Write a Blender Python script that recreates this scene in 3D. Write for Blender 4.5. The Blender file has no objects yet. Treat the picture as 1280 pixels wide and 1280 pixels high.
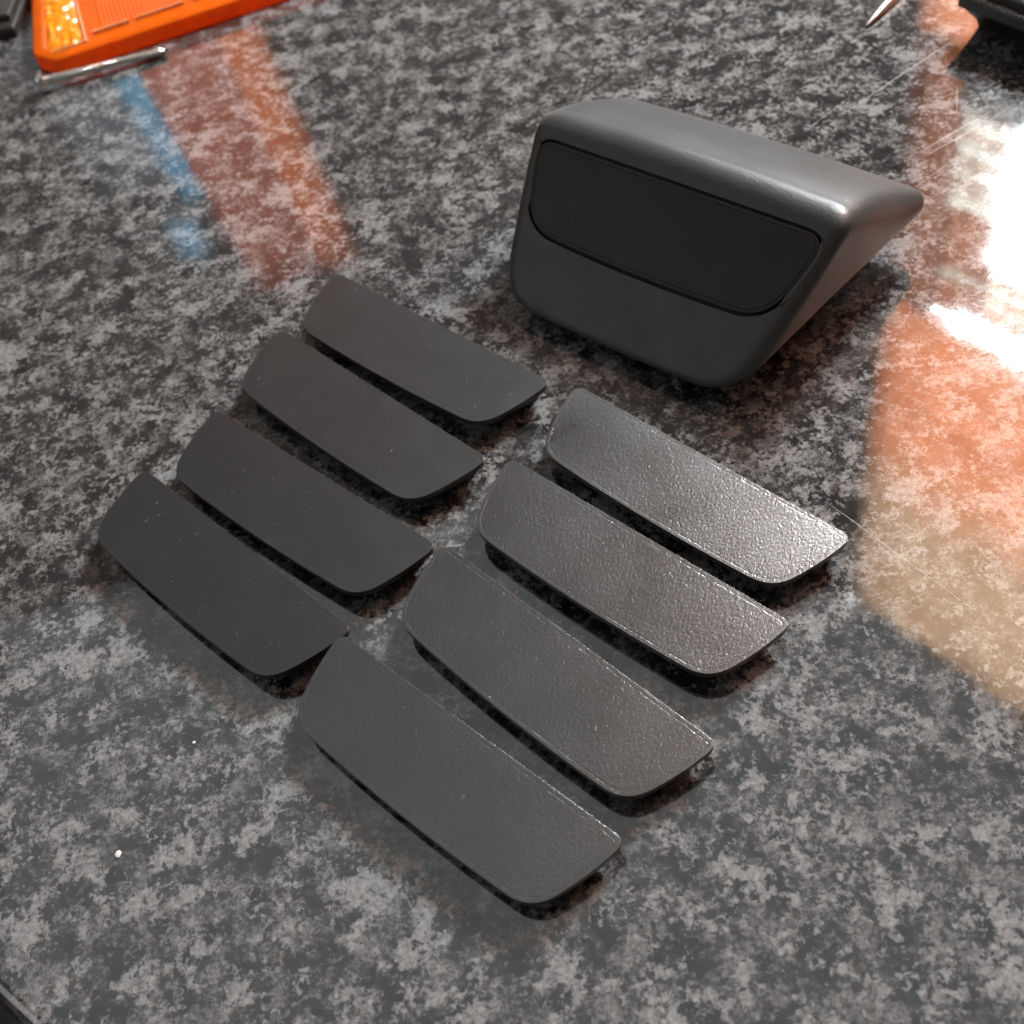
import bpy, bmesh, math, random
from mathutils import Vector, Matrix

random.seed(7)
scene = bpy.context.scene
COL = scene.collection
R = math.radians
MM = 0.001

# ------------------------------------------------------------------ camera
PITCH, ROLL, CAM_H, FPX = R(52.92), R(-13.63), 0.23665, 1437.27 / 1280.0
F = Vector((0, math.cos(PITCH), -math.sin(PITCH)))
RT = Vector((1, 0, 0))
UP = RT.cross(F)
R2 = math.cos(ROLL) * RT + math.sin(ROLL) * UP
U2 = -math.sin(ROLL) * RT + math.cos(ROLL) * UP
cam_data = bpy.data.cameras.new('camera')
cam = bpy.data.objects.new('camera', cam_data)
COL.objects.link(cam)
m = Matrix((R2, U2, -F)).transposed().to_4x4()
m.translation = (0, 0, CAM_H)
cam.matrix_world = m
cam_data.sensor_width = 36.0
cam_data.lens = 36.0 * FPX
cam_data.clip_start = 0.01
cam_data.clip_end = 50
cam_data.dof.use_dof = True
cam_data.dof.focus_distance = 0.275
cam_data.dof.aperture_fstop = 17.0
scene.camera = cam

# ------------------------------------------------------------------ world, lamps, exposure
world = bpy.data.worlds.new('World')
scene.world = world
world.use_nodes = True
bg = world.node_tree.nodes['Background']
bg.inputs[0].default_value = (1.0, 0.83, 0.74, 1)
bg.inputs[1].default_value = 0.095

WALL_AZ = R(57)
W_N = Vector((math.sin(WALL_AZ), math.cos(WALL_AZ), 0))       # towards the window
W_S = Vector((math.cos(WALL_AZ), -math.sin(WALL_AZ), 0))      # along it
W_O = Vector((0.10, 0.25, 0)) + 0.73 * W_N
B_AZ = R(-12)
B_N = Vector((math.sin(B_AZ), math.cos(B_AZ), 0))
B_S = Vector((math.cos(B_AZ), -math.sin(B_AZ), 0))
B_O = Vector((-0.10, 0.40, 0)) + 1.3 * B_N


def area_lamp(name, loc, direction, sx, sy, radiance, color, up=(0, 0, 1)):
    d = bpy.data.lights.new(name, 'AREA')
    d.shape = 'RECTANGLE'
    d.size, d.size_y = sx, sy
    d.energy = radiance * math.pi * sx * sy
    d.color = color
    o = bpy.data.objects.new(name, d)
    COL.objects.link(o)
    z = -Vector(direction).normalized()
    x = Vector(up).cross(z).normalized()
    y = z.cross(x)
    mm = Matrix((x, y, z)).transposed().to_4x4()
    mm.translation = loc
    o.matrix_world = mm
    return o


area_lamp('window_daylight', W_O + 0.12 * W_N + W_S * 0.02 + Vector((0, 0, 0.98)), -W_N, 1.12, 1.54, 230.0, (0.835, 0.955, 1.0))
area_lamp('back_window_daylight', B_O + 0.10 * B_N + B_S * -0.0275 + Vector((0, 0, 0.85)), -B_N, 0.345, 0.75, 21.0, (1.0, 0.98, 0.95))
area_lamp('ceiling_light', (-0.30, 0.62, 1.85), (0, 0, -1), 2.0, 1.75, 0.33, (0.86, 0.965, 1.0), up=(0, 1, 0))
area_lamp('side_fill', (-1.75, 0.0, 1.05), (1.75, 0.15, -1.0), 1.3, 0.9, 0.85, (0.92, 0.97, 1.0))  # unseen fill lamp added to lighten the housing's sloping face
area_lamp('back_fill', (0.55, 1.75, 0.32), (-0.25, -1, -0.1), 1.5, 0.5, 2.8, (0.97, 0.98, 1.0))  # unseen low lamp added to brighten the housing's top

scene.view_settings.view_transform = 'Standard'
scene.view_settings.look = 'None'
scene.view_settings.gamma = 1
scene.view_settings.use_curve_mapping = False
scene.view_settings.exposure = 0.18
scene.render.engine = 'CYCLES'
scene.cycles.use_denoising = True
scene.cycles.max_bounces = 8
scene.cycles.sample_clamp_indirect = 6.0


# ------------------------------------------------------------------ helpers
def mesh_obj(name, verts, faces, mat, parent=None, smooth=False, sharp=None):
    me = bpy.data.meshes.new(name)
    me.from_pydata([tuple(v) for v in verts], [], faces)
    me.update()
    bm = bmesh.new()
    bm.from_mesh(me)
    bmesh.ops.recalc_face_normals(bm, faces=bm.faces)
    bm.to_mesh(me)
    bm.free()
    if smooth:
        me.shade_smooth()
        if sharp:
            me.set_sharp_from_angle(angle=R(sharp))
    o = bpy.data.objects.new(name, me)
    COL.objects.link(o)
    if mat:
        me.materials.append(mat)
    if parent:
        o.parent = parent
    return o


def empty(name, loc, rz=0):
    o = bpy.data.objects.new(name, None)
    o.empty_display_size = 0.01
    o.location = loc
    o.rotation_euler = (0, 0, rz)
    COL.objects.link(o)
    return o


def tag(o, label=None, cat=None, group=None, kind=None):
    if label: o['label'] = label
    if cat: o['category'] = cat
    if group: o['group'] = group
    if kind: o['kind'] = kind
    return o


def rings_mesh(rings, cap_start=True, cap_end=True):
    n = len(rings[0])
    v = [p for r in rings for p in r]
    f = []
    for k in range(len(rings) - 1):
        for i in range(n):
            j = (i + 1) % n
            f.append((k * n + i, k * n + j, (k + 1) * n + j, (k + 1) * n + i))
    if cap_start: f.append(tuple(range(n))[::-1])
    if cap_end: f.append(tuple(range((len(rings) - 1) * n, len(rings) * n)))
    return v, f


def box_vf(x0, x1, y0, y1, z0, z1, b=0.0):
    """box with chamfered upper edges"""
    r0 = [(x0, y0, z0), (x1, y0, z0), (x1, y1, z0), (x0, y1, z0)]
    if b <= 0:
        r1 = [(x, y, z1) for x, y, _ in r0]
        return rings_mesh([r0, r1])
    r1 = [(x, y, z1 - b) for x, y, _ in r0]
    r2 = [(x0 + b, y0 + b, z1), (x1 - b, y0 + b, z1), (x1 - b, y1 - b, z1), (x0 + b, y1 - b, z1)]
    return rings_mesh([r0, r1, r2])


def join_vf(parts):
    V, Fc = [], []
    for v, f in parts:
        o = len(V)
        V += list(v)
        Fc += [tuple(i + o for i in ff) for ff in f]
    return V, Fc


def frame_at(o, origin, ax, ay, az):
    mm = Matrix((ax, ay, az)).transposed().to_4x4()
    mm.translation = origin
    o.matrix_world = mm


def inset_loop(loop, d):
    n = len(loop)
    out = []
    area = sum(loop[i][0] * loop[(i + 1) % n][1] - loop[(i + 1) % n][0] * loop[i][1] for i in range(n))
    sg = 1 if area > 0 else -1
    for i in range(n):
        ax, ay = loop[i - 1]
        bx, by = loop[(i + 1) % n]
        tx, ty = bx - ax, by - ay
        l = math.hypot(tx, ty) or 1e-9
        out.append((loop[i][0] - sg * ty / l * d, loop[i][1] + sg * tx / l * d))
    return out


# ------------------------------------------------------------------ materials
def new_mat(name):
    mt = bpy.data.materials.new(name)
    mt.use_nodes = True
    nt = mt.node_tree
    b = nt.nodes['Principled BSDF']
    return mt, nt, b


def N(nt, t, **kw):
    n = nt.nodes.new(t)
    for k, v in kw.items():
        setattr(n, k, v)
    return n


def ramp(nt, fac, stops, interp='LINEAR'):
    r = nt.nodes.new('ShaderNodeValToRGB')
    r.color_ramp.interpolation = interp
    els = r.color_ramp.elements
    while len(els) < len(stops): els.new(0.5)
    for e, (p, c) in zip(els, stops):
        e.position = p
        e.color = c if len(c) == 4 else (*c, 1)
    nt.links.new(fac, r.inputs[0])
    return r.outputs[0]


def noise(nt, vec, scale, detail=2, rough=0.5, dist=0.0):
    n = nt.nodes.new('ShaderNodeTexNoise')
    n.inputs['Scale'].default_value = scale
    n.inputs['Detail'].default_value = detail
    n.inputs['Roughness'].default_value = rough
    n.inputs['Distortion'].default_value = dist
    nt.links.new(vec, n.inputs['Vector'])
    return n.outputs[0]


def mapping(nt, vec, scale=(1, 1, 1), rot=(0, 0, 0), loc=(0, 0, 0)):
    mp = nt.nodes.new('ShaderNodeMapping')
    mp.inputs['Scale'].default_value = scale
    mp.inputs['Rotation'].default_value = rot
    mp.inputs['Location'].default_value = loc
    nt.links.new(vec, mp.inputs['Vector'])
    return mp.outputs[0]


def mixc(nt, fac, a, b, mode='MIX'):
    mx = nt.nodes.new('ShaderNodeMix')
    mx.data_type = 'RGBA'
    mx.blend_type = mode
    for sock, val in ((mx.inputs[0], fac), (mx.inputs[6], a), (mx.inputs[7], b)):
        if hasattr(val, 'is_linked'): nt.links.new(val, sock)
        elif isinstance(val, (int, float)): sock.default_value = val
        else: sock.default_value = (*val, 1)
    return mx.outputs[2]


def bump(nt, height, dist, strength=1.0, normal=None):
    b = nt.nodes.new('ShaderNodeBump')
    b.inputs['Strength'].default_value = strength
    b.inputs['Distance'].default_value = dist
    nt.links.new(height, b.inputs['Height'])
    if normal: nt.links.new(normal, b.inputs['Normal'])
    return b.outputs[0]


def worktop_material():
    mt, nt, b = new_mat('granite_laminate')
    tc = N(nt, 'ShaderNodeTexCoord').outputs['Object']
    # charcoal to mid-grey clouds
    def madd(x, k, y):
        m_ = N(nt, 'ShaderNodeMath', operation='MULTIPLY_ADD')
        nt.links.new(x, m_.inputs[0])
        m_.inputs[1].default_value = k
        nt.links.new(y, m_.inputs[2])
        return m_.outputs[0]
    vor = N(nt, 'ShaderNodeTexVoronoi')
    vor.inputs['Scale'].default_value = 900
    nt.links.new(tc, vor.inputs['Vector'])
    vs = N(nt, 'ShaderNodeSeparateColor')
    nt.links.new(vor.outputs['Color'], vs.inputs[0])
    cry = vs.outputs[0]                                            # one tone per small crystal
    cloud = madd(cry, 0.13, madd(noise(nt, tc, 620, 5, 0.7), 0.30, noise(nt, tc, 120, 8, 0.70, 0.1)))
    base = ramp(nt, cloud, [(0.61, (0.0125, 0.0123, 0.013)), (0.715, (0.047, 0.0458, 0.0453)), (0.83, (0.118, 0.1155, 0.114))])
    fine = ramp(nt, noise(nt, tc, 1300, 5, 0.75), [(0.36, (0.35, 0.35, 0.36)), (0.64, (1.6, 1.6, 1.58))])
    base = mixc(nt, 1.0, base, fine, 'MULTIPLY')
    # pale feathery flakes: clumps broken up by finer grain, thicker in some places than others
    big = noise(nt, mapping(nt, tc, loc=(3.1, 1.7, 0)), 108, 9, 0.75, 0.08)
    grain = noise(nt, mapping(nt, tc, loc=(7.7, 4.2, 0)), 560, 6, 0.75, 0.05)
    mask = madd(noise(nt, tc, 30, 3, 0.5), 0.20, madd(cry, 0.07, madd(grain, 0.40, big)))
    fl = ramp(nt, mask, [(0.858, (0, 0, 0)), (0.882, (0.6, 0.6, 0.6)), (0.94, (1, 1, 1))])
    pale = ramp(nt, noise(nt, tc, 800, 6, 0.7), [(0.34, (0.11, 0.1085, 0.107)), (0.66, (0.285, 0.2835, 0.282))])
    col = mixc(nt, fl, base, pale)
    # black pits
    dk = ramp(nt, noise(nt, mapping(nt, tc, loc=(1.3, 9.1, 0)), 230, 9, 0.76, 0.1), [(0.575, (0, 0, 0)), (0.615, (0.9, 0.9, 0.9))])
    col = mixc(nt, dk, col, (0.010, 0.010, 0.011))
    nt.links.new(col, b.inputs['Base Color'])
    b.inputs['Roughness'].default_value = 0.55
    b.inputs['Specular IOR Level'].default_value = 0.0
    b.inputs['Coat Weight'].default_value = 1.0
    b.inputs['Coat IOR'].default_value = 2.1
    cr = ramp(nt, noise(nt, mapping(nt, tc, scale=(1, 1, 1)), 30, 6, 0.7), [(0.35, (0.035,) * 3), (0.7, (0.085,) * 3)])
    nt.links.new(cr, b.inputs['Coat Roughness'])
    nm = bump(nt, noise(nt, tc, 120, 3, 0.5), 0.00004, 0.5)
    nt.links.new(nm, b.inputs['Coat Normal'])
    return mt


def plate_material(name, textured):
    mt, nt, b = new_mat(name)
    tc0 = N(nt, 'ShaderNodeTexCoord').outputs['Object']
    oi = N(nt, 'ShaderNodeObjectInfo')
    va = N(nt, 'ShaderNodeVectorMath', operation='ADD')
    sc = N(nt, 'ShaderNodeVectorMath', operation='SCALE')
    cx = N(nt, 'ShaderNodeCombineXYZ')
    for i in range(3): nt.links.new(oi.outputs['Random'], cx.inputs[i])
    nt.links.new(cx.outputs[0], sc.inputs[0])
    sc.inputs['Scale'].default_value = 3.7
    nt.links.new(tc0, va.inputs[0])
    nt.links.new(sc.outputs[0], va.inputs[1])
    tc = va.outputs[0]
    k = 0.42 if textured else 0.45
    tone = ramp(nt, noise(nt, tc, 45, 4, 0.6), [(0.3, (0.018 * k, 0.0192 * k, 0.0197 * k)), (0.7, (0.028 * k, 0.0298 * k, 0.0303 * k))])
    nt.links.new(tone, b.inputs['Base Color'])
    b.inputs['IOR'].default_value = 1.55
    if textured:
        b.inputs['IOR'].default_value = 1.7
        b.inputs['Specular IOR Level'].default_value = 0.9
        rr = ramp(nt, noise(nt, tc, 60, 3, 0.5), [(0.3, (0.27,) * 3), (0.7, (0.33,) * 3)])
        h = noise(nt, mapping(nt, tc, scale=(1.0, 1.0, 1.0), rot=(0, 0, R(35))), 1650, 2.5, 0.55, 0.6)
        st = mapping(nt, tc, scale=(1.5, 0.75, 1), rot=(0, 0, R(-38)))
        h2 = noise(nt, st, 1200, 1.5, 0.5, 0.4)
        hm = N(nt, 'ShaderNodeMath', operation='ADD')
        nt.links.new(h, hm.inputs[0])
        nt.links.new(h2, hm.inputs[1])
        nm = bump(nt, hm.outputs[0], 0.000066, 1.0)
    else:
        b.inputs['Specular IOR Level'].default_value = 0.7
        rr = ramp(nt, noise(nt, tc, 160, 6, 0.7), [(0.3, (0.35,) * 3), (0.7, (0.42,) * 3)])
        st = mapping(nt, tc, scale=(6, 0.7, 1), rot=(0, 0, R(48)))
        h = noise(nt, st, 420, 2, 0.5, 0.1)
        nm = bump(nt, h, 0.00004, 0.8)
        h2 = noise(nt, tc, 1700, 2, 0.6)
        nm = bump(nt, h2, 0.00005, 0.8, nm)
    nt.links.new(rr, b.inputs['Roughness'])
    nt.links.new(nm, b.inputs['Normal'])
    return mt


def plastic(name, col, rough, bscale=None, bdist=0.0, spec=0.5, tone=0.25):
    mt, nt, b = new_mat(name)
    tc = N(nt, 'ShaderNodeTexCoord').outputs['Object']
    c = ramp(nt, noise(nt, tc, 60, 5, 0.6), [(0.3, tuple(x * (1 - tone) for x in col)), (0.7, tuple(x * (1 + tone) for x in col))])
    nt.links.new(c, b.inputs['Base Color'])
    rr = ramp(nt, noise(nt, tc, 90, 5, 0.65), [(0.3, (rough * 0.88,) * 3), (0.7, (rough * 1.15,) * 3)])
    nt.links.new(rr, b.inputs['Roughness'])
    b.inputs['Specular IOR Level'].default_value = spec
    if bscale:
        nt.links.new(bump(nt, noise(nt, tc, bscale, 3, 0.55, 0.3), bdist), b.inputs['Normal'])
    return mt


def metal(name, col, rough):
    mt, nt, b = new_mat(name)
    tc = N(nt, 'ShaderNodeTexCoord').outputs['Object']
    c = ramp(nt, noise(nt, tc, 400, 4, 0.6), [(0.3, tuple(x * 0.8 for x in col)), (0.7, col)])
    nt.links.new(c, b.inputs['Base Color'])
    b.inputs['Metallic'].default_value = 1
    b.inputs['Roughness'].default_value = rough
    return mt


def orange_lens(name, col, trans, rough=0.18):
    mt, nt, b = new_mat(name)
    tc = N(nt, 'ShaderNodeTexCoord').outputs['Object']
    c = ramp(nt, noise(nt, tc, 140, 4, 0.6), [(0.3, tuple(x * 0.82 for x in col)), (0.7, col)])
    nt.links.new(c, b.inputs['Base Color'])
    b.inputs['Roughness'].default_value = rough
    b.inputs['Specular IOR Level'].default_value = 0.3
    b.inputs['Coat Weight'].default_value = 0.1
    b.inputs['Coat Roughness'].default_value = 0.06
    nt.links.new(bump(nt, noise(nt, tc, 500, 3, 0.6), 0.0002), b.inputs['Normal'])
    t = N(nt, 'ShaderNodeBsdfTranslucent')
    nt.links.new(c, t.inputs[0])
    mx = N(nt, 'ShaderNodeMixShader')
    mx.inputs[0].default_value = trans
    nt.links.new(b.outputs[0], mx.inputs[1])
    nt.links.new(t.outputs[0], mx.inputs[2])
    nt.links.new(mx.outputs[0], nt.nodes['Material Output'].inputs[0])
    return mt


def fabric(name, c0, c1, scale=(30, 30, 30), ombre=None):
    """cloth that lets daylight through"""
    mt, nt, b = new_mat(name)
    tc = N(nt, 'ShaderNodeTexCoord').outputs['Object']
    c = ramp(nt, noise(nt, mapping(nt, tc, scale=scale), 1.0, 5, 0.6, 0.4), [(0.32, c0), (0.68, c1)])
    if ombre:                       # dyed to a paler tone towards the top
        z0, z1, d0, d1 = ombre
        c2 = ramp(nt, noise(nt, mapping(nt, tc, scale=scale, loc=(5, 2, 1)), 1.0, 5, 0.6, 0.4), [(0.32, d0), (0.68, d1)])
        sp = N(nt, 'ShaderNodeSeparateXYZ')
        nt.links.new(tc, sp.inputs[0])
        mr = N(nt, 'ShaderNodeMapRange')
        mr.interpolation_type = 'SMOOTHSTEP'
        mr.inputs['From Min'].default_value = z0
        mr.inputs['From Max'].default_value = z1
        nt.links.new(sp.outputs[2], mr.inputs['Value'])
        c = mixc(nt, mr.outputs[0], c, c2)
        dt = N(nt, 'ShaderNodeVectorMath', operation='DOT_PRODUCT')   # colour darkened towards one edge, painting in the reflection's fade
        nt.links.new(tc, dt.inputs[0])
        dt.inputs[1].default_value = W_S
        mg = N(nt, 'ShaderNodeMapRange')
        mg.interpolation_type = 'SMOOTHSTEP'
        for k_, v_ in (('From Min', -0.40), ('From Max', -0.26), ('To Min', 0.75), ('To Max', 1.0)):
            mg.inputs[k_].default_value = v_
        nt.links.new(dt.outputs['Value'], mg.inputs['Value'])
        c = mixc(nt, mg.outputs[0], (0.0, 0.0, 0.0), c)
    t = N(nt, 'ShaderNodeBsdfTranslucent')
    nt.links.new(c, t.inputs[0])
    nt.links.new(c, b.inputs['Base Color'])
    b.inputs['Roughness'].default_value = 0.9
    ad = N(nt, 'ShaderNodeMixShader')
    ad.inputs[0].default_value = 0.85
    nt.links.new(b.outputs[0], ad.inputs[1])
    nt.links.new(t.outputs[0], ad.inputs[2])
    nt.links.new(ad.outputs[0], nt.nodes['Material Output'].inputs[0])
    return mt


M_TOP = worktop_material()
M_TEX = plate_material('textured_black_plastic', True)
M_SMO = plate_material('smooth_black_plastic', False)
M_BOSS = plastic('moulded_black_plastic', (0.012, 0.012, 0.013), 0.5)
M_POD = plastic('grained_black_plastic', (0.037, 0.039, 0.038), 0.43, 1300, 0.00010, 0.6, 0.15)
M_INS = plastic('matt_black_insert_plastic', (0.012, 0.0124, 0.0112), 0.42, 1300, 0.00004, 0.4, 0.12)
M_BLK = plastic('dark_case_plastic', (0.020, 0.019, 0.017), 0.35, 900, 0.00004)
M_STEEL = metal('zinc_plated_steel', (0.80, 0.82, 0.78), 0.24)
M_DSTEEL = metal('dull_tool_steel', (0.45, 0.45, 0.44), 0.28)
M_ORG = orange_lens('orange_lens_plastic', (1.0, 0.19, 0.003), 0.5, 0.32)
M_YEL = orange_lens('amber_reflector_plastic', (1.0, 0.34, 0.012), 0.30, 0.1)
M_RIDGE = orange_lens('pale_ridge_plastic', (0.85, 0.42, 0.20), 0.2, 0.2)
M_FLOOR = plastic('dark_floor_vinyl', (0.030, 0.032, 0.034), 0.5)
M_PALE = plastic('pale_flake', (0.75, 0.75, 0.73), 0.5)
M_SCR = plastic('scratch_white', (0.42, 0.40, 0.38), 0.6)
M_DUST = plastic('dust_grey', (0.42, 0.42, 0.41), 0.7)

# ------------------------------------------------------------------ worktop and floor
TOP_E = Vector((0.69, -0.724, 0)).normalized()     # along the front edge
TOP_NV = Vector((0.724, 0.69, 0)).normalized()     # inward from the front edge
TOP_O = Vector((-0.1232, 0.0845, 0)) - TOP_NV * 0.0036


def build_worktop():
    r, th = 0.004, 0.036
    prof = [(0.62, 0.0)]
    for i in range(9):
        a = R(90 + 90 * i / 8)
        prof.append((r + r * math.cos(a), -r + r * math.sin(a)))
    for i in range(7):
        a = R(180 + 90 * i / 6)
        prof.append((r + r * math.cos(a), -th + r + r * math.sin(a)))
    prof.append((0.62, -th))
    ring0 = [TOP_O + TOP_NV * p - TOP_E * 0.95 + Vector((0, 0, z)) for p, z in prof]
    ring1 = [TOP_O + TOP_NV * p + TOP_E * 0.95 + Vector((0, 0, z)) for p, z in prof]
    v, f = rings_mesh([ring0, ring1])
    o = mesh_obj('worktop', v, f, M_TOP, smooth=True, sharp=40)
    return tag(o, kind='structure')


worktop = build_worktop()
fl = mesh_obj('floor', [(-3, -3, -0.9), (3, -3, -0.9), (3, 3, -0.9), (-3, 3, -0.9)], [(0, 1, 2, 3)], M_FLOOR)
tag(fl, kind='structure')


def scratch(pts, w):
    """fine raised hairline of worn laminate"""
    L, Rr = [], []
    n = len(pts)
    for i, p in enumerate(pts):
        a = Vector(pts[max(0, i - 1)])
        b = Vector(pts[min(n - 1, i + 1)])
        t = (b - a).normalized()
        q = Vector((-t.y, t.x))
        k = w * (0.25 + 0.75 * math.sin(math.pi * (i + 0.3) / (n - 0.4)))
        L.append((p[0] * MM + q.x * k * MM, p[1] * MM + q.y * k * MM, 0.00003))
        Rr.append((p[0] * MM - q.x * k * MM, p[1] * MM - q.y * k * MM, 0.00003))
    v = L + Rr
    f = [(i, i + 1, n + i + 1, n + i) for i in range(n - 1)]
    return mesh_obj('scratch', v, f, M_SCR, worktop)


def line_pts(a, b, n=9, jit=0.15):
    return [(a[0] + (b[0] - a[0]) * i / (n - 1) + random.uniform(-jit, jit), a[1] + (b[1] - a[1]) * i / (n - 1) + random.uniform(-jit, jit)) for i in range(n)]


scratch(line_pts((76.5, 158.6), (98, 118.7)), 0.07)
scratch(line_pts((134, 304.1), (184, 329.5)), 0.10)
scratch(line_pts((149, 277.3), (177, 288.4)), 0.10)
scratch(line_pts((150.8, 275.3), (178.3, 285.6)), 0.10)
scratch(line_pts((172, 303.3), (167.2, 291.6), 6), 0.07)
scratch(line_pts((141, 262), (160, 272)), 0.05)
scratch(line_pts((120, 300), (140, 312)), 0.05)

for _i in range(34):
    u, v = random.uniform(0, 1), random.uniform(0, 1)
    cx, cy = 105 + 85 * u + 10 * v, 120 + 200 * v
    a0, ln = random.gauss(0.45, 0.35), random.uniform(3, 13)
    cv = random.uniform(-0.25, 0.25)
    scratch([(cx + ln * (t - 0.5) * math.cos(a0 + cv * t), cy + ln * (t - 0.5) * math.sin(a0 + cv * t)) for t in [k / 6 for k in range(7)]], random.uniform(0.018, 0.035))

# ------------------------------------------------------------------ cover plates
LIFT = 1.2                       # mm the covers stand off on their bosses
KP = (236.65 - 5.5 - LIFT) / (236.65 - 5.5)
PL = 85.0 * KP


def plate_outline(scale=1.0, n_long=110, n_side=16, n_cor=7, r1=0.036, r2=0.066):
    b, d, sb, ss = 0.4175, 0.2713, 0.0147, 0.0124
    A, B, C, D = (-.5, 0), (.5, 0), (b, -d), (-b, -d)

    def arc(P, Q, s, n, t0, t1):
        vx, vy = Q[0] - P[0], Q[1] - P[1]
        l = math.hypot(vx, vy)
        nx, ny = -vy / l, vx / l          # outward for clockwise order
        out = []
        for i in range(n):
            t = t0 / l + (1 - (t0 + t1) / l) * i / (n - 1)
            k = s * 4 * t * (1 - t)
            out.append((P[0] + vx * t + nx * k, P[1] + vy * t + ny * k))
        return out
    segs = [arc(A, B, 0, n_long, r1, r1), arc(B, C, ss, n_side, r1, r2), arc(C, D, sb, n_long // 2, r2, r2), arc(D, A, ss, n_side, r2, r1)]
    cor = [B, C, D, A]
    pts = []
    for i in range(4):
        pts += segs[i]
        P, Q, K = segs[i][-1], segs[(i + 1) % 4][0], cor[i]
        for j in range(1, n_cor):
            t = j / n_cor
            pts.append(tuple((1 - t) ** 2 * P[k] + 2 * t * (1 - t) * K[k] + t * t * Q[k] for k in (0, 1)))
    k = PL * MM * scale
    return [(x * k, y * k) for x, y in pts], n_long


def face_mesh(name, mat, z0, z1, scale=1.0, groove=0.03, r1=0.036, r2=0.066, ease=1.0):
    """the plate's cover sheet: eased edge, printed perimeter line with stitch marks"""
    lp, nl = plate_outline(scale, r1=r1, r2=r2)
    rnd = random.Random(3)
    spec = [(0.45, z0), (0.0, z0 + 0.3), (0.0, z1 - 0.07 * ease), (0.02 * ease, z1 - 0.02 * ease), (0.07 * ease, z1), (0.85, z1), (1.0, None), (1.15, None), (1.3, z1)]
    rings = []
    for ins, z in spec:
        l = inset_loop(lp, ins * MM)
        if z is None:
            zz = []
            for i in range(len(l)):
                dep = groove * (0.35 + 0.65 * rnd.random()) if i >= nl else groove * (1.6 if (i % 3 == 0 and rnd.random() < 0.5) else 0.3)
                zz.append(z1 - dep)
            rings.append([(x, y, q * MM) for (x, y), q in zip(l, zz)])
        else:
            rings.append([(x, y, z * MM) for x, y in l])
    v, f = rings_mesh(rings)
    me_o = mesh_obj(name, v, f, mat, smooth=True, sharp=12)
    for p in me_o.data.polygons:
        if abs(p.normal.z) > 0.999: p.use_smooth = False
    return me_o


def boss_mesh(name, mat, z1):
    lp, _ = plate_outline(1.0, 40, 8, 5)
    # sits a little behind the cover sheet's rim and stops short of its ends
    core = [(x * 0.93, y * 0.80 - 0.0013) for x, y in lp]
    a = inset_loop(core, 0.4 * MM)
    v, f = rings_mesh([[(x, y, 0.00005) for x, y in a], [(x, y, 0.4 * MM) for x, y in core], [(x, y, z1 * MM) for x, y in core]])
    return mesh_obj(name, v, f, mat, smooth=True, sharp=30)


proto = {}
for key, mat in (('smooth', M_SMO), ('textured', M_TEX)):
    proto[key] = (face_mesh('face', mat, 3.5 + LIFT, 5.5 + LIFT), boss_mesh('locating_boss', M_BOSS, 3.52 + LIFT))

PLATES = [  # x, y (mm), heading, kind, label
    (-8.20, 247.77, -50.53, 'smooth', 'smooth black plastic cover plate, farthest of the left row, level with the housing'),
    (-28.32, 227.58, -52.98, 'smooth', 'smooth black plastic cover plate, second from the far end of the left row'),
    (-47.44, 202.60, -49.85, 'smooth', 'smooth black plastic cover plate, third from the far end of the left row'),
    (-69.65, 185.64, -52.29, 'smooth', 'smooth black plastic cover plate, nearest and leftmost of the left row'),
    (50.98, 177.64, -52.76, 'textured', 'grained black cover plate with the brightest sheen, right row, closest to the housing'),
    (29.38, 158.79, -51.59, 'textured', 'grained black cover plate, second from the housing in the right row'),
    (6.40, 135.85, -54.19, 'textured', 'grained black cover plate, third from the housing in the right row'),
    (-19.93, 118.48, -50.90, 'textured', 'grained black cover plate, frontmost of all, lowest in the right row'),
]
used = set()
plate_roots = []
for x, y, a, kind, label in PLATES:
    root = empty('cover_plate', (x * KP * MM, y * KP * MM, 0), R(a))
    tag(root, label, 'cover plate', 'eight loose black cover plates on the worktop')
    for p in proto[kind]:
        c = p
        if kind in used:
            c = p.copy()
            COL.objects.link(c)
        c.parent = root
    used.add(kind)
    plate_roots.append((root, kind))

# ------------------------------------------------------------------ housing
POD_TH = R(-48.52)
KH = 1 - 1.3 / 236.65
pod = empty('trim_housing', (63.52 * KH * MM, 246.77 * KH * MM, 1.3 * MM), POD_TH)
pod.scale = (KH, KH, KH)
tag(pod, 'black wedge-shaped plastic trim housing with a dark cover plate set in its sloping front', 'trim housing')
TILT = R(41.86)
FU = (0, math.cos(TILT), math.sin(TILT))            # up the sloping face
FN = (0, -math.sin(TILT), math.cos(TILT))           # out of the face
FZ = 36.0                                           # height of the insert's top edge


def face_pt(u, v, n=0.0):
    return Vector((u, FU[1] * v + FN[1] * n, FZ + FU[2] * v + FN[2] * n))


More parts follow.
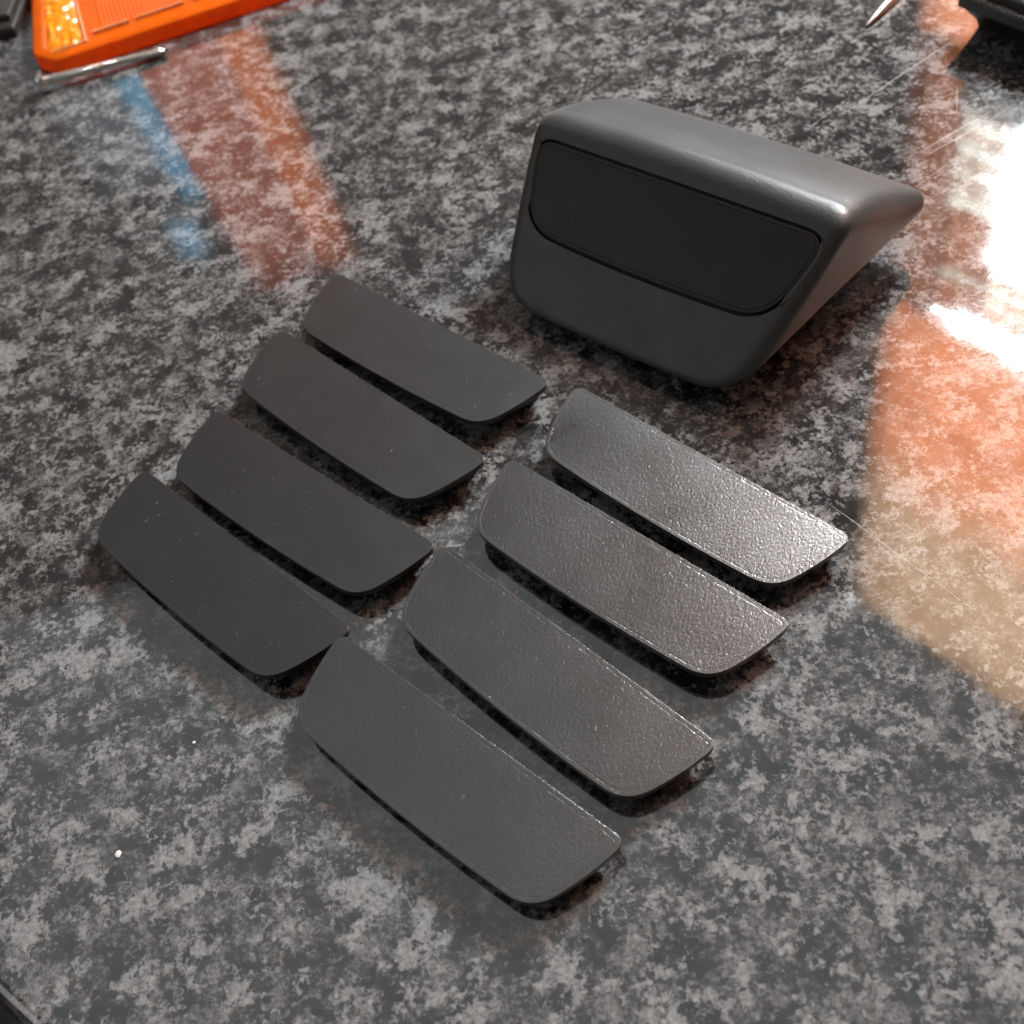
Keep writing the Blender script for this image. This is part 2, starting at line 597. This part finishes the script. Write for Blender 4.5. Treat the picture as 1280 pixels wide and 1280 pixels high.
def section(t, n_side=26, n_cor=9):
    """rounded trapezium between the housing's lower rim and its crown at depth t"""
    T0, T1, T2 = (FU[1] * 5.6, FZ + FU[2] * 5.6), (22.0, 33.2), (47.5, 17.6)
    B0, B1, B2 = (FU[1] * -49.9, FZ + FU[2] * -49.9), (4.0, 7.4), (47.0, 8.6)
    q = lambda a, b, c: tuple((1 - t) ** 2 * a[k] + 2 * t * (1 - t) * (2 * b[k] - 0.5 * a[k] - 0.5 * c[k]) + t * t * c[k] for k in (0, 1))
    T, Bt = q(T0, T1, T2), q(B0, B1, B2)
    wT = 49.6 + (52.0 - 49.6) * t
    wB = 38.6 + (50.6 - 38.6) * t ** 0.8
    h = math.hypot(T[0] - Bt[0], T[1] - Bt[1])
    rt = 7.0 + 2.0 * t
    rb = 12.5 * (1 - t) + 4.0 * t
    lim = h * 0.48
    rt, rb = min(rt, lim), min(rb, lim)
    cs = [((-wT, h), rt), ((wT, h), rt), ((wB, 0), rb), ((-wB, 0), rb)]
    bow = [1.2, 0.5, 1.1 * (1 - t), 0.5]
    loop = []
    tr = []
    for i in range(4):
        P, rp = cs[i]
        Q, rq = cs[(i + 1) % 4]
        vx, vy = Q[0] - P[0], Q[1] - P[1]
        l = math.hypot(vx, vy)
        nx, ny = -vy / l, vx / l
        a = []
        for j in range(n_side):
            s = rp / l + (1 - (rp + rq) / l) * j / (n_side - 1)
            k = bow[i] * 4 * s * (1 - s)
            a.append((P[0] + vx * s + nx * k, P[1] + vy * s + ny * k))
        tr.append(a)
    for i in range(4):
        loop += tr[i]
        P, Q, K = tr[i][-1], tr[(i + 1) % 4][0], cs[(i + 1) % 4][0]
        for j in range(1, n_cor):
            s = j / n_cor
            loop.append(tuple((1 - s) ** 2 * P[k] + 2 * s * (1 - s) * K[k] + s * s * Q[k] for k in (0, 1)))
    uy, uz = (T[0] - Bt[0]) / h, (T[1] - Bt[1]) / h
    to3 = lambda p: Vector((p[0], Bt[0] + uy * p[1], Bt[1] + uz * p[1]))
    return loop, to3


def build_pod():
    l0, f0 = section(0.0)
    l1, f1 = section(0.06)
    c0 = [f0(p) for p in l0]
    dirs = [(f1(q) - f0(p)).normalized() for p, q in zip(l0, l1)]
    rf = 3.9
    hmax = max(p[1] for p in l0)
    rv_ = [rf + 3.2 * (1 - max(0.0, min(1.0, p[1] / hmax))) ** 3.5 for p in l0]
    A = [f0(tuple(a_ + (b_ - a_) * r_ / rf for a_, b_ in zip(p, q))) for p, q, r_ in zip(l0, inset_loop(l0, rf), rv_)]
    rings = []
    rfd = rv_
    E = [k + d * r for k, d, r in zip(c0, dirs, rfd)]
    nb = 7
    for j in range(nb + 1):
        s = j / nb
        rings.append([a * (1 - s) ** 2 + k * 2 * s * (1 - s) + e * s * s for a, k, e in zip(A, c0, E)])
    ts = [0.15 + 0.78 * i / 12 for i in range(13)]
    for t in ts[:-1]:
        l, f3 = section(t)
        rings.append([f3(p) for p in l])
    l, f3 = section(1.0)
    back = [f3(p) for p in l]
    lb, fb = section(0.94)
    dirb = [(f3(p) - fb(q)).normalized() for p, q in zip(l, lb)]
    inn = [f3(p) for p in inset_loop(l, 2.6)]
    for s in (0.0, 0.2, 0.4, 0.6, 0.8):
        rings.append([(k - d * 2.6) * (1 - s) ** 2 + k * 2 * s * (1 - s) + i * s * s for k, d, i in zip(back, dirb, inn)])
    rings.append(inn)
    rings = [[p * MM for p in r] for r in rings]
    bm = bmesh.new()
    rv = [[bm.verts.new(p) for p in r] for r in rings]
    n = len(rv[0])
    for k in range(len(rv) - 1):
        for i in range(n):
            j = (i + 1) % n
            bm.faces.new((rv[k][i], rv[k][j], rv[k + 1][j], rv[k + 1][i])).smooth = True
    bm.faces.new(rv[-1]).smooth = True
    # opening in the sloping face, with an eased lip, walls and floor
    lp, _ = plate_outline(1.0767 / KP * 0.992, 60, 12, 7, 0.062, 0.088)
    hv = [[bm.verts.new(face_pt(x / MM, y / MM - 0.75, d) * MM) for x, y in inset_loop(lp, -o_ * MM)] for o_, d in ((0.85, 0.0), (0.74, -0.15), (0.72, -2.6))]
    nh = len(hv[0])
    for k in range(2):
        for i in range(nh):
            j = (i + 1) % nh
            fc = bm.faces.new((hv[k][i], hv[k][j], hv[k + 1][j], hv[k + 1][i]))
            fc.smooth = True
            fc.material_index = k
    bm.faces.new(hv[-1]).material_index = 1  # recess walls and floor blacker than the body, painting in the gap's shade
    edges = []
    for lpv in (rv[0], hv[0]):
        for i in range(len(lpv)):
            e = bm.edges.get((lpv[i], lpv[(i + 1) % len(lpv)]))
            edges.append(e)
    bmesh.ops.triangle_fill(bm, use_beauty=True, use_dissolve=False, edges=edges, normal=Vector(FN))
    bmesh.ops.recalc_face_normals(bm, faces=bm.faces)
    me = bpy.data.meshes.new('body')
    bm.to_mesh(me)
    bm.free()
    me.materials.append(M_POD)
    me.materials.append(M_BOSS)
    body = bpy.data.objects.new('body', me)
    COL.objects.link(body)
    fn = Vector(FN)
    for p in me.polygons:
        if abs(p.normal.dot(fn)) > 0.9995: p.use_smooth = False
    body.parent = pod
    ins = face_mesh('insert_plate', M_INS, -2.3, 0.10, 1.0767 / KP * 0.992, 0.14, 0.062, 0.088, 5.0)
    ins.parent = pod
    mm = Matrix((Vector((1, 0, 0)), Vector(FU), Vector(FN))).transposed().to_4x4()
    mm.translation = face_pt(0, -0.75) * MM
    ins.matrix_parent_inverse = Matrix.Identity(4)
    ins.matrix_local = mm
    # hidden feet that carry the housing
    for sx in (-1, 1):
        for (yy, zt) in ((-17.0, 9.0), (20.0, 12.0)):
            v, f = box_vf(sx * 24 * MM - 3 * MM, sx * 24 * MM + 3 * MM, (yy - 5) * MM, (yy + 5) * MM, -1.25 * MM, zt * MM)
            mesh_obj('mounting_clip', v, f, M_BOSS, pod)


build_pod()


# ------------------------------------------------------------------ orange lens, screw and the things along the far side
def build_lens():
    a = R(9.5)
    root = empty('indicator_lens', (-137.5 * MM, 441.0 * MM, 0), a)
    tag(root, 'orange translucent indicator lens with silvery ridges, behind the screw in the far left corner', 'lens')
    L, Dp, r = 190, 110, 3.5
    # plan: near edge along +x, left side leans away
    loop = []
    pts = [(5, 0), (L, 0), (L, Dp), (6, Dp), (-3, 10)]
    for i, p in enumerate(pts):
        p0, p1 = pts[i - 1], pts[(i + 1) % 5]
        v0 = Vector((p0[0] - p[0], p0[1] - p[1])).normalized()
        v1 = Vector((p1[0] - p[0], p1[1] - p[1])).normalized()
        rr = r
        for j in range(7):
            s = j / 6
            q = (Vector(p) + v0 * rr) * (1 - s) ** 2 + Vector(p) * 2 * s * (1 - s) + (Vector(p) + v1 * rr) * s * s
            loop.append((q.x, q.y))
    rings = []
    for ins, z in ((0.6, 0.05), (0, 0.8), (0, 5.4), (0.5, 6.3), (1.4, 6.8), (5.0, 6.9), (5.8, 6.2)):
        rings.append([(x * MM, y * MM, z * MM) for x, y in inset_loop(loop, ins)])
    v, f = rings_mesh(rings)
    mesh_obj('lens_body', v, f, M_ORG, root, True, 30)
    # moulded flutes across the field
    parts = []
    x = 26.0
    while x < 180:
        prof = [(0.0, 6.15), (0.35, 6.35), (0.8, 6.45), (1.25, 6.35), (1.6, 6.15)]
        r0 = [((x + px) * MM, 13 * MM, z * MM) for px, z in prof]
        r1 = [((x + px) * MM, 100 * MM, z * MM) for px, z in prof]
        parts.append(rings_mesh([r0, r1]))
        x += 1.75
    v, f = join_vf(parts)
    tag(mesh_obj('fluting', v, f, M_ORG, root), kind='stuff')
    # silvery ridges
    for (x0, x1, y, w) in ((22.5, 37.0, 11.0, 0.45), (40.0, 60.0, 11.1, 0.35), (64, 170, 11.0, 0.35)):
        v, f = box_vf(x0 * MM, x1 * MM, (y - w) * MM, (y + w) * MM, 6.1 * MM, 7.6 * MM, 0.2 * MM)
        mesh_obj('ridge', v, f, M_RIDGE, root)
    v, f = box_vf(5 * MM, 19 * MM, 5.6 * MM, 6.2 * MM, 6.1 * MM, 7.5 * MM, 0.2 * MM)
    mesh_obj('ridge', v, f, M_RIDGE, root)
    v, f = box_vf(18.5 * MM, 19.2 * MM, 6 * MM, 60 * MM, 6.1 * MM, 7.5 * MM, 0.2 * MM)
    mesh_obj('ridge', v, f, M_RIDGE, root)
    # faceted reflector cell in the corner
    rnd = random.Random(5)
    nx, ny = 8, 24
    V, Fc = [], []
    for j in range(ny + 1):
        for i in range(nx + 1):
            px = 4.0 + 13.5 * i / nx + 0.05 * j
            V.append((px * MM, (6.5 + 44 * j / ny) * MM, (6.4 + (1.5 * rnd.random() if 0 < i < nx and 0 < j < ny else 0)) * MM))
    for j in range(ny):
        for i in range(nx):
            k = j * (nx + 1) + i
            Fc += [(k, k + 1, k + nx + 2), (k, k + nx + 2, k + nx + 1)]
    mesh_obj('reflector_cell', V, Fc, M_YEL, root)


build_lens()


def build_screw():
    head = Vector((-137.3, 433.6, 4.1)) * MM
    tip = Vector((-90.0, 438.6, 1.75)) * MM
    ax = (tip - head).normalized()
    root = empty('screw', (-137.3 * MM, 433.6 * MM, 0))
    tag(root, 'long zinc-plated threaded screw lying along the edge of the orange lens', 'screw')
    side = Vector((0, 0, 1)).cross(ax).normalized()
    upv = ax.cross(side)
    Ln = (tip - head).length / MM
    org = head - Vector(root.location)

    def lathe(profile_fn, n_len, n_ang):
        rings = []
        for i in range(n_len):
            ring = []
            for j in range(n_ang):
                th = 2 * math.pi * j / n_ang
                x, r = profile_fn(i, th)
                ring.append(org + (ax * x + (side * math.cos(th) + upv * math.sin(th)) * r) * MM)
            rings.append(ring)
        return rings_mesh(rings)
    n = 190

    def shaft(i, th):
        x = Ln * i / (n - 1)
        ph = (x / 1.0 + th / (2 * math.pi)) % 1.0
        r = 1.42 + 0.30 * (1 - abs(2 * ph - 1))
        if x > Ln - 1.5: r *= 1 - 0.35 * (x - Ln + 1.5) / 1.5
        return x, r
    v, f = lathe(shaft, n, 20)
    mesh_obj('threaded_shaft', v, f, M_STEEL, root, True, 50)
    hp = [(0.2, 1.6), (0.2, 4.0), (-0.8, 4.05), (-1.9, 3.8), (-2.8, 3.1), (-3.2, 1.9), (-3.2, 1.2), (-1.8, 0.7)]
    v, f = lathe(lambda i, th: (hp[i][0], hp[i][1]), len(hp), 28)
    mesh_obj('head', v, f, M_STEEL, root, True, 40)


build_screw()


def build_case():
    e1 = Vector((0.5, -0.866, 0))
    e2 = Vector((0.866, 0.5, 0))
    root = empty('black_case', (182 * MM, 330 * MM, 0), math.atan2(e1.y, e1.x))
    tag(root, 'dark plastic case with a ribbed overhanging rim, cut off by the far right corner', 'case')
    W, Dp = 90, 60
    R_ = lambda x0, x1, y0, y1, z: [(x0 * MM, y0 * MM, z * MM), (x1 * MM, y0 * MM, z * MM), (x1 * MM, y1 * MM, z * MM), (x0 * MM, y1 * MM, z * MM)]
    v, f = rings_mesh([R_(3, W - 3, 10, Dp - 4, 0.05), R_(2.2, W - 2, 9, Dp - 3, 3), R_(0.6, W - 0.6, 1.2, Dp - 1, 10.9)])
    mesh_obj('base', v, f, M_BLK, root)
    v, f = rings_mesh([R_(0.4, W, 0.4, Dp, 10.9), R_(0, W, 0, Dp, 11.3), R_(0, W, 0, Dp, 14.2), R_(0.5, W, 0.5, Dp, 14.8), R_(2.5, W, 2.5, Dp, 14.9), R_(3.0, W, 3.0, Dp, 17.5), R_(4.0, W, 4.0, Dp, 18.2)])
    mesh_obj('rim', v, f, M_BLK, root)
    parts = []
    x = 1.2
    while x < 80:
        h = 1.0 if x < 9 else 0.5
        parts.append(box_vf(x * MM, (x + 0.55) * MM, 0.7 * MM, 2.0 * MM, 14.7 * MM, (14.8 + h) * MM, 0.15 * MM))
        x += 1.35
    v, f = join_vf(parts)
    tag(mesh_obj('ribbing', v, f, M_DSTEEL, root), kind='stuff')


build_case()


def build_scriber():
    tip = Vector((158.2, 346.2, 1.2))
    d = Vector((0.766, 0.643, 0.018)).normalized()
    root = empty('scriber', (158.2 * MM, 346.2 * MM, 0))
    tag(root, 'pointed steel scriber, only its tip showing at the far edge', 'scriber')
    side = Vector((0, 0, 1)).cross(d).normalized()
    upv = d.cross(side)
    org = tip - Vector((158.2, 346.2, 0))

    def lathe(pf, n=20):
        return rings_mesh([[(org + d * x + (side * math.cos(2 * math.pi * j / n) + upv * math.sin(2 * math.pi * j / n)) * r) * MM for j in range(n)] for x, r in pf])
    v, f = lathe([(0, 0.12), (0.5, 0.3), (6, 0.85), (12, 1.35), (17, 1.65), (20, 1.8)])
    mesh_obj('point', v, f, M_DSTEEL, root, True, 40)
    v, f = lathe([(20, 1.8), (21, 2.1), (75, 2.1), (76, 1.6)])
    mesh_obj('shank', v, f, M_DSTEEL, root, True, 40)


build_scriber()


def build_clip():
    root = empty('connector_block', (-163 * MM, 497 * MM, 0), R(-8))
    tag(root, 'small black connector block in the corner left of the orange lens', 'connector')
    v, f = box_vf(-14 * MM, 12 * MM, -15 * MM, 22 * MM, 0.00005, 4.5 * MM, 0.8 * MM)
    mesh_obj('block', v, f, M_BLK, root)
    v, f = box_vf(-12 * MM, 10 * MM, -9 * MM, 18 * MM, 4.5 * MM, 7.0 * MM, 0.8 * MM)
    mesh_obj('latch', v, f, M_BLK, root)


build_clip()


# ------------------------------------------------------------------ crumbs, lint and dust
def crumb(x, y, s, label):
    rnd = random.Random(int(x * 10))
    bm = bmesh.new()
    bmesh.ops.create_icosphere(bm, subdivisions=1, radius=s * MM)
    for v in bm.verts:
        v.co *= rnd.uniform(0.6, 1.25)
        v.co.x *= 1.25
        v.co.z *= 0.5
    zmin = min(v.co.z for v in bm.verts)
    for v in bm.verts: v.co.z -= zmin - 0.00003
    me = bpy.data.meshes.new('crumb')
    bm.to_mesh(me)
    bm.free()
    me.materials.append(M_PALE)
    o = bpy.data.objects.new('crumb', me)
    o.location = (x * MM, y * MM, 0)
    o.rotation_euler = (0, 0, R(40))
    COL.objects.link(o)
    tag(o, label, 'crumb')


crumb(-103.2, 111.8, 0.85, 'white chip on the bare worktop near the front left corner')
crumb(55.1, 129.1, 0.5, 'tiny white speck beside the tip of the second grained plate')
crumb(-85.3, 134.9, 0.35, 'tiny white speck on the worktop below the leftmost plate')


def dust():
    """flecks and lint on the plates and worktop"""
    rnd = random.Random(11)
    parts = []

    def fleck(x, y, z, l, w, a):
        ca, sa = math.cos(a), math.sin(a)
        q = [(-l, -w), (l, -w), (l, w), (-l, w)]
        b = [((x + u * ca - t * sa) * MM, (y + u * sa + t * ca) * MM, (z + 0.03) * MM) for u, t in q]
        t_ = [((x + 0.7 * (u * ca - t * sa)) * MM, (y + 0.7 * (u * sa + t * ca)) * MM, (z + 0.03 + min(l, w)) * MM) for u, t in q]
        parts.append(rings_mesh([b, t_]))
    for (x, y, a, kind, _) in PLATES:
        x, y = x * KP, y * KP
        ca, sa = math.cos(R(a)), math.sin(R(a))
        for _i in range(46 if kind == 'smooth' else 16):
            u, v = rnd.uniform(-36, 36), rnd.uniform(-21, -2)
            s = rnd.choice([0.05, 0.06, 0.07, 0.09])
            if rnd.random() < 0.12: fleck(x + u * ca - v * sa, y + u * sa + v * ca, 5.5 + LIFT, s * 7, 0.035, rnd.uniform(0, 3.1))
            else: fleck(x + u * ca - v * sa, y + u * sa + v * ca, 5.5 + LIFT, s * rnd.uniform(0.8, 1.8), s * 0.7, rnd.uniform(0, 3.1))
    for _i in range(140):
        fleck(rnd.uniform(-120, 180), rnd.uniform(60, 330), 0.0, rnd.uniform(0.05, 0.12), 0.05, rnd.uniform(0, 3.1))
    v, f = join_vf(parts)
    tag(mesh_obj('dust', v, f, M_DUST), 'fine pale dust flecks on the plates and worktop', 'dust', kind='stuff')


dust()


# ------------------------------------------------------------------ windows whose light and colour the worktop mirrors
def panel(name, o, S, s0, s1, z0, z1, mat, parent, n, off=0.0, th=0.004, fold=0.0, nf=1):
    """a hanging sheet with thickness, gently pleated"""
    if mat in CLOTH:      # woven cloth: one pleated layer
        k = 40
        row = [(s0 + (s1 - s0) * i / k, 0.0035 * math.sin(i * 1.9) + 0.002 * math.sin(i * 0.7)) for i in range(k + 1)]
        v = [o + S * s + n * (off + d) + Vector((0, 0, z)) for z in (z0, z1) for s, d in row]
        f = [(i, i + 1, k + 2 + i, k + 1 + i) for i in range(k)]
    else:
        loop = [o + S * s0 + n * off, o + S * s1 + n * off, o + S * s1 + n * (off + th), o + S * s0 + n * (off + th)]
        v, f = rings_mesh([[p + Vector((0, 0, z0)) for p in loop], [p + Vector((0, 0, z1)) for p in loop]])
    return mesh_obj(name, v, f, mat, parent)


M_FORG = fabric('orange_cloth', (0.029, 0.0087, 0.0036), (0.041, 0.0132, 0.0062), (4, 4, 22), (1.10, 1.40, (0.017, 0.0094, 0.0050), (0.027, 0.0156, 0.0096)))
M_FDIM = fabric('gap_dimmer_cloth', (0.055, 0.044, 0.034), (0.095, 0.084, 0.072), (5, 5, 30))  # for sheets added in the slat gaps to dim the window lamp
M_FBRN = fabric('brown_cloth', (0.085, 0.026, 0.015), (0.12, 0.038, 0.024), (6, 6, 12))
M_FOR2 = fabric('bright_orange_cloth', (0.24, 0.065, 0.018), (0.30, 0.085, 0.028), (6, 6, 10))
M_FBLU = fabric('blue_cloth', (0.05, 0.13, 0.20), (0.075, 0.19, 0.29), (6, 6, 20))
M_FGRY = fabric('grey_cloth', (0.03, 0.034, 0.04), (0.05, 0.055, 0.062), (6, 6, 12))
CLOTH = []
M_FRAME = plastic('white_window_frame', (0.62, 0.64, 0.66), 0.4)
M_WALL = plastic('dull_wall_plaster', (0.20, 0.19, 0.175), 0.8)

CLOTH += [M_FORG, M_FDIM, M_FBRN, M_FOR2, M_FBLU, M_FGRY]
wb = empty('window_blind', W_O)
tag(wb, 'orange cloth blind round a bright window, seen mirrored in the worktop', 'window blind')
Z3 = Vector((0, 0, 0))
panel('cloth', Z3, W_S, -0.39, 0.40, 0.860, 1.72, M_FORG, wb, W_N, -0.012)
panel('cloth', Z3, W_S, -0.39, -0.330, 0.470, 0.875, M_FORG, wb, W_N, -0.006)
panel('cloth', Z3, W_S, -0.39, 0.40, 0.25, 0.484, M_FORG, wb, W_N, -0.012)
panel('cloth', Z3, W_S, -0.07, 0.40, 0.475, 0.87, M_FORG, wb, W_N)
panel('sill_rail', Z3, W_S, -0.335, -0.07, 0.502, 0.548, M_FRAME, wb, W_N, -0.01, 0.02)
def slats(s0, s1, z0, z1, bands):
    z = z0
    for k, h in enumerate(bands):                 # cloth slat, gap with added sheet dimming the lamp, cloth slat ...
        panel('slat' if k % 2 == 0 else 'gap_dimmer', Z3, W_S, s0, s1, z, min(z + h, z1), M_FORG if k % 2 == 0 else M_FDIM, wb, W_N)
        z += h
    panel('slat', Z3, W_S, s0, s1, z, z1, M_FORG, wb, W_N)


slats(-0.335, -0.268, 0.475, 0.87, (0.085, 0.022, 0.014, 0.020, 0.014, 0.021, 0.015, 0.024, 0.100, 0.012))
slats(-0.268, -0.07, 0.752, 0.87, (0.010, 0.012, 0.012, 0.016, 0.014, 0.014, 0.016))
wl = mesh_obj('wall', *join_vf([
    rings_mesh([[W_O + W_S * s + W_N * d + Vector((0, 0, z)) for s, d in ((-0.9, -0.02), (-0.388, -0.02), (-0.388, 0.03), (-0.9, 0.03))] for z in (-0.9, 1.75)]),
    rings_mesh([[W_O + W_S * s + W_N * d + Vector((0, 0, z)) for s, d in ((0.395, -0.02), (1.6, -0.02), (1.6, 0.03), (0.395, 0.03))] for z in (-0.9, 1.75)]),
    rings_mesh([[W_O + W_S * s + W_N * d + Vector((0, 0, z)) for s, d in ((-0.387, -0.02), (0.394, -0.02), (0.394, 0.03), (-0.387, 0.03))] for z in (-0.9, 0.27)]),
]), M_WALL)
tag(wl, kind='structure')

cb = empty('back_curtain', B_O)
tag(cb, 'brown, orange and blue striped curtain at a back window, seen mirrored beside the lens', 'curtain')
panel('brown_stripe', Z3, B_S, -0.058, 0.076, 0.45, 1.24, M_FBRN, cb, B_N)
panel('orange_stripe', Z3, B_S, 0.076, 0.148, 0.45, 1.24, M_FOR2, cb, B_N)
panel('blue_stripe', Z3, B_S, -0.097, -0.058, 0.45, 0.985, M_FBLU, cb, B_N)
panel('grey_stripe', Z3, B_S, -0.21, -0.097, 0.45, 0.92, M_FGRY, cb, B_N)
panel('lamp_mask', Z3, B_S, -0.21, -0.097, 0.92, 1.02, M_WALL, cb, B_N, 0.01)  # opaque panels added to block the back lamp above the stripes
panel('lamp_mask', Z3, B_S, -0.098, -0.058, 0.985, 1.24, M_WALL, cb, B_N, 0.012)
panel('blue_patch', Z3, B_S, -0.150, -0.096, 1.015, 1.105, M_FBLU, cb, B_N, 0.004)
panel('lamp_mask', Z3, B_S, -0.21, -0.145, 1.02, 1.24, M_WALL, cb, B_N, 0.016)
panel('lamp_mask', Z3, B_S, -0.145, -0.098, 1.10, 1.24, M_WALL, cb, B_N, 0.02)
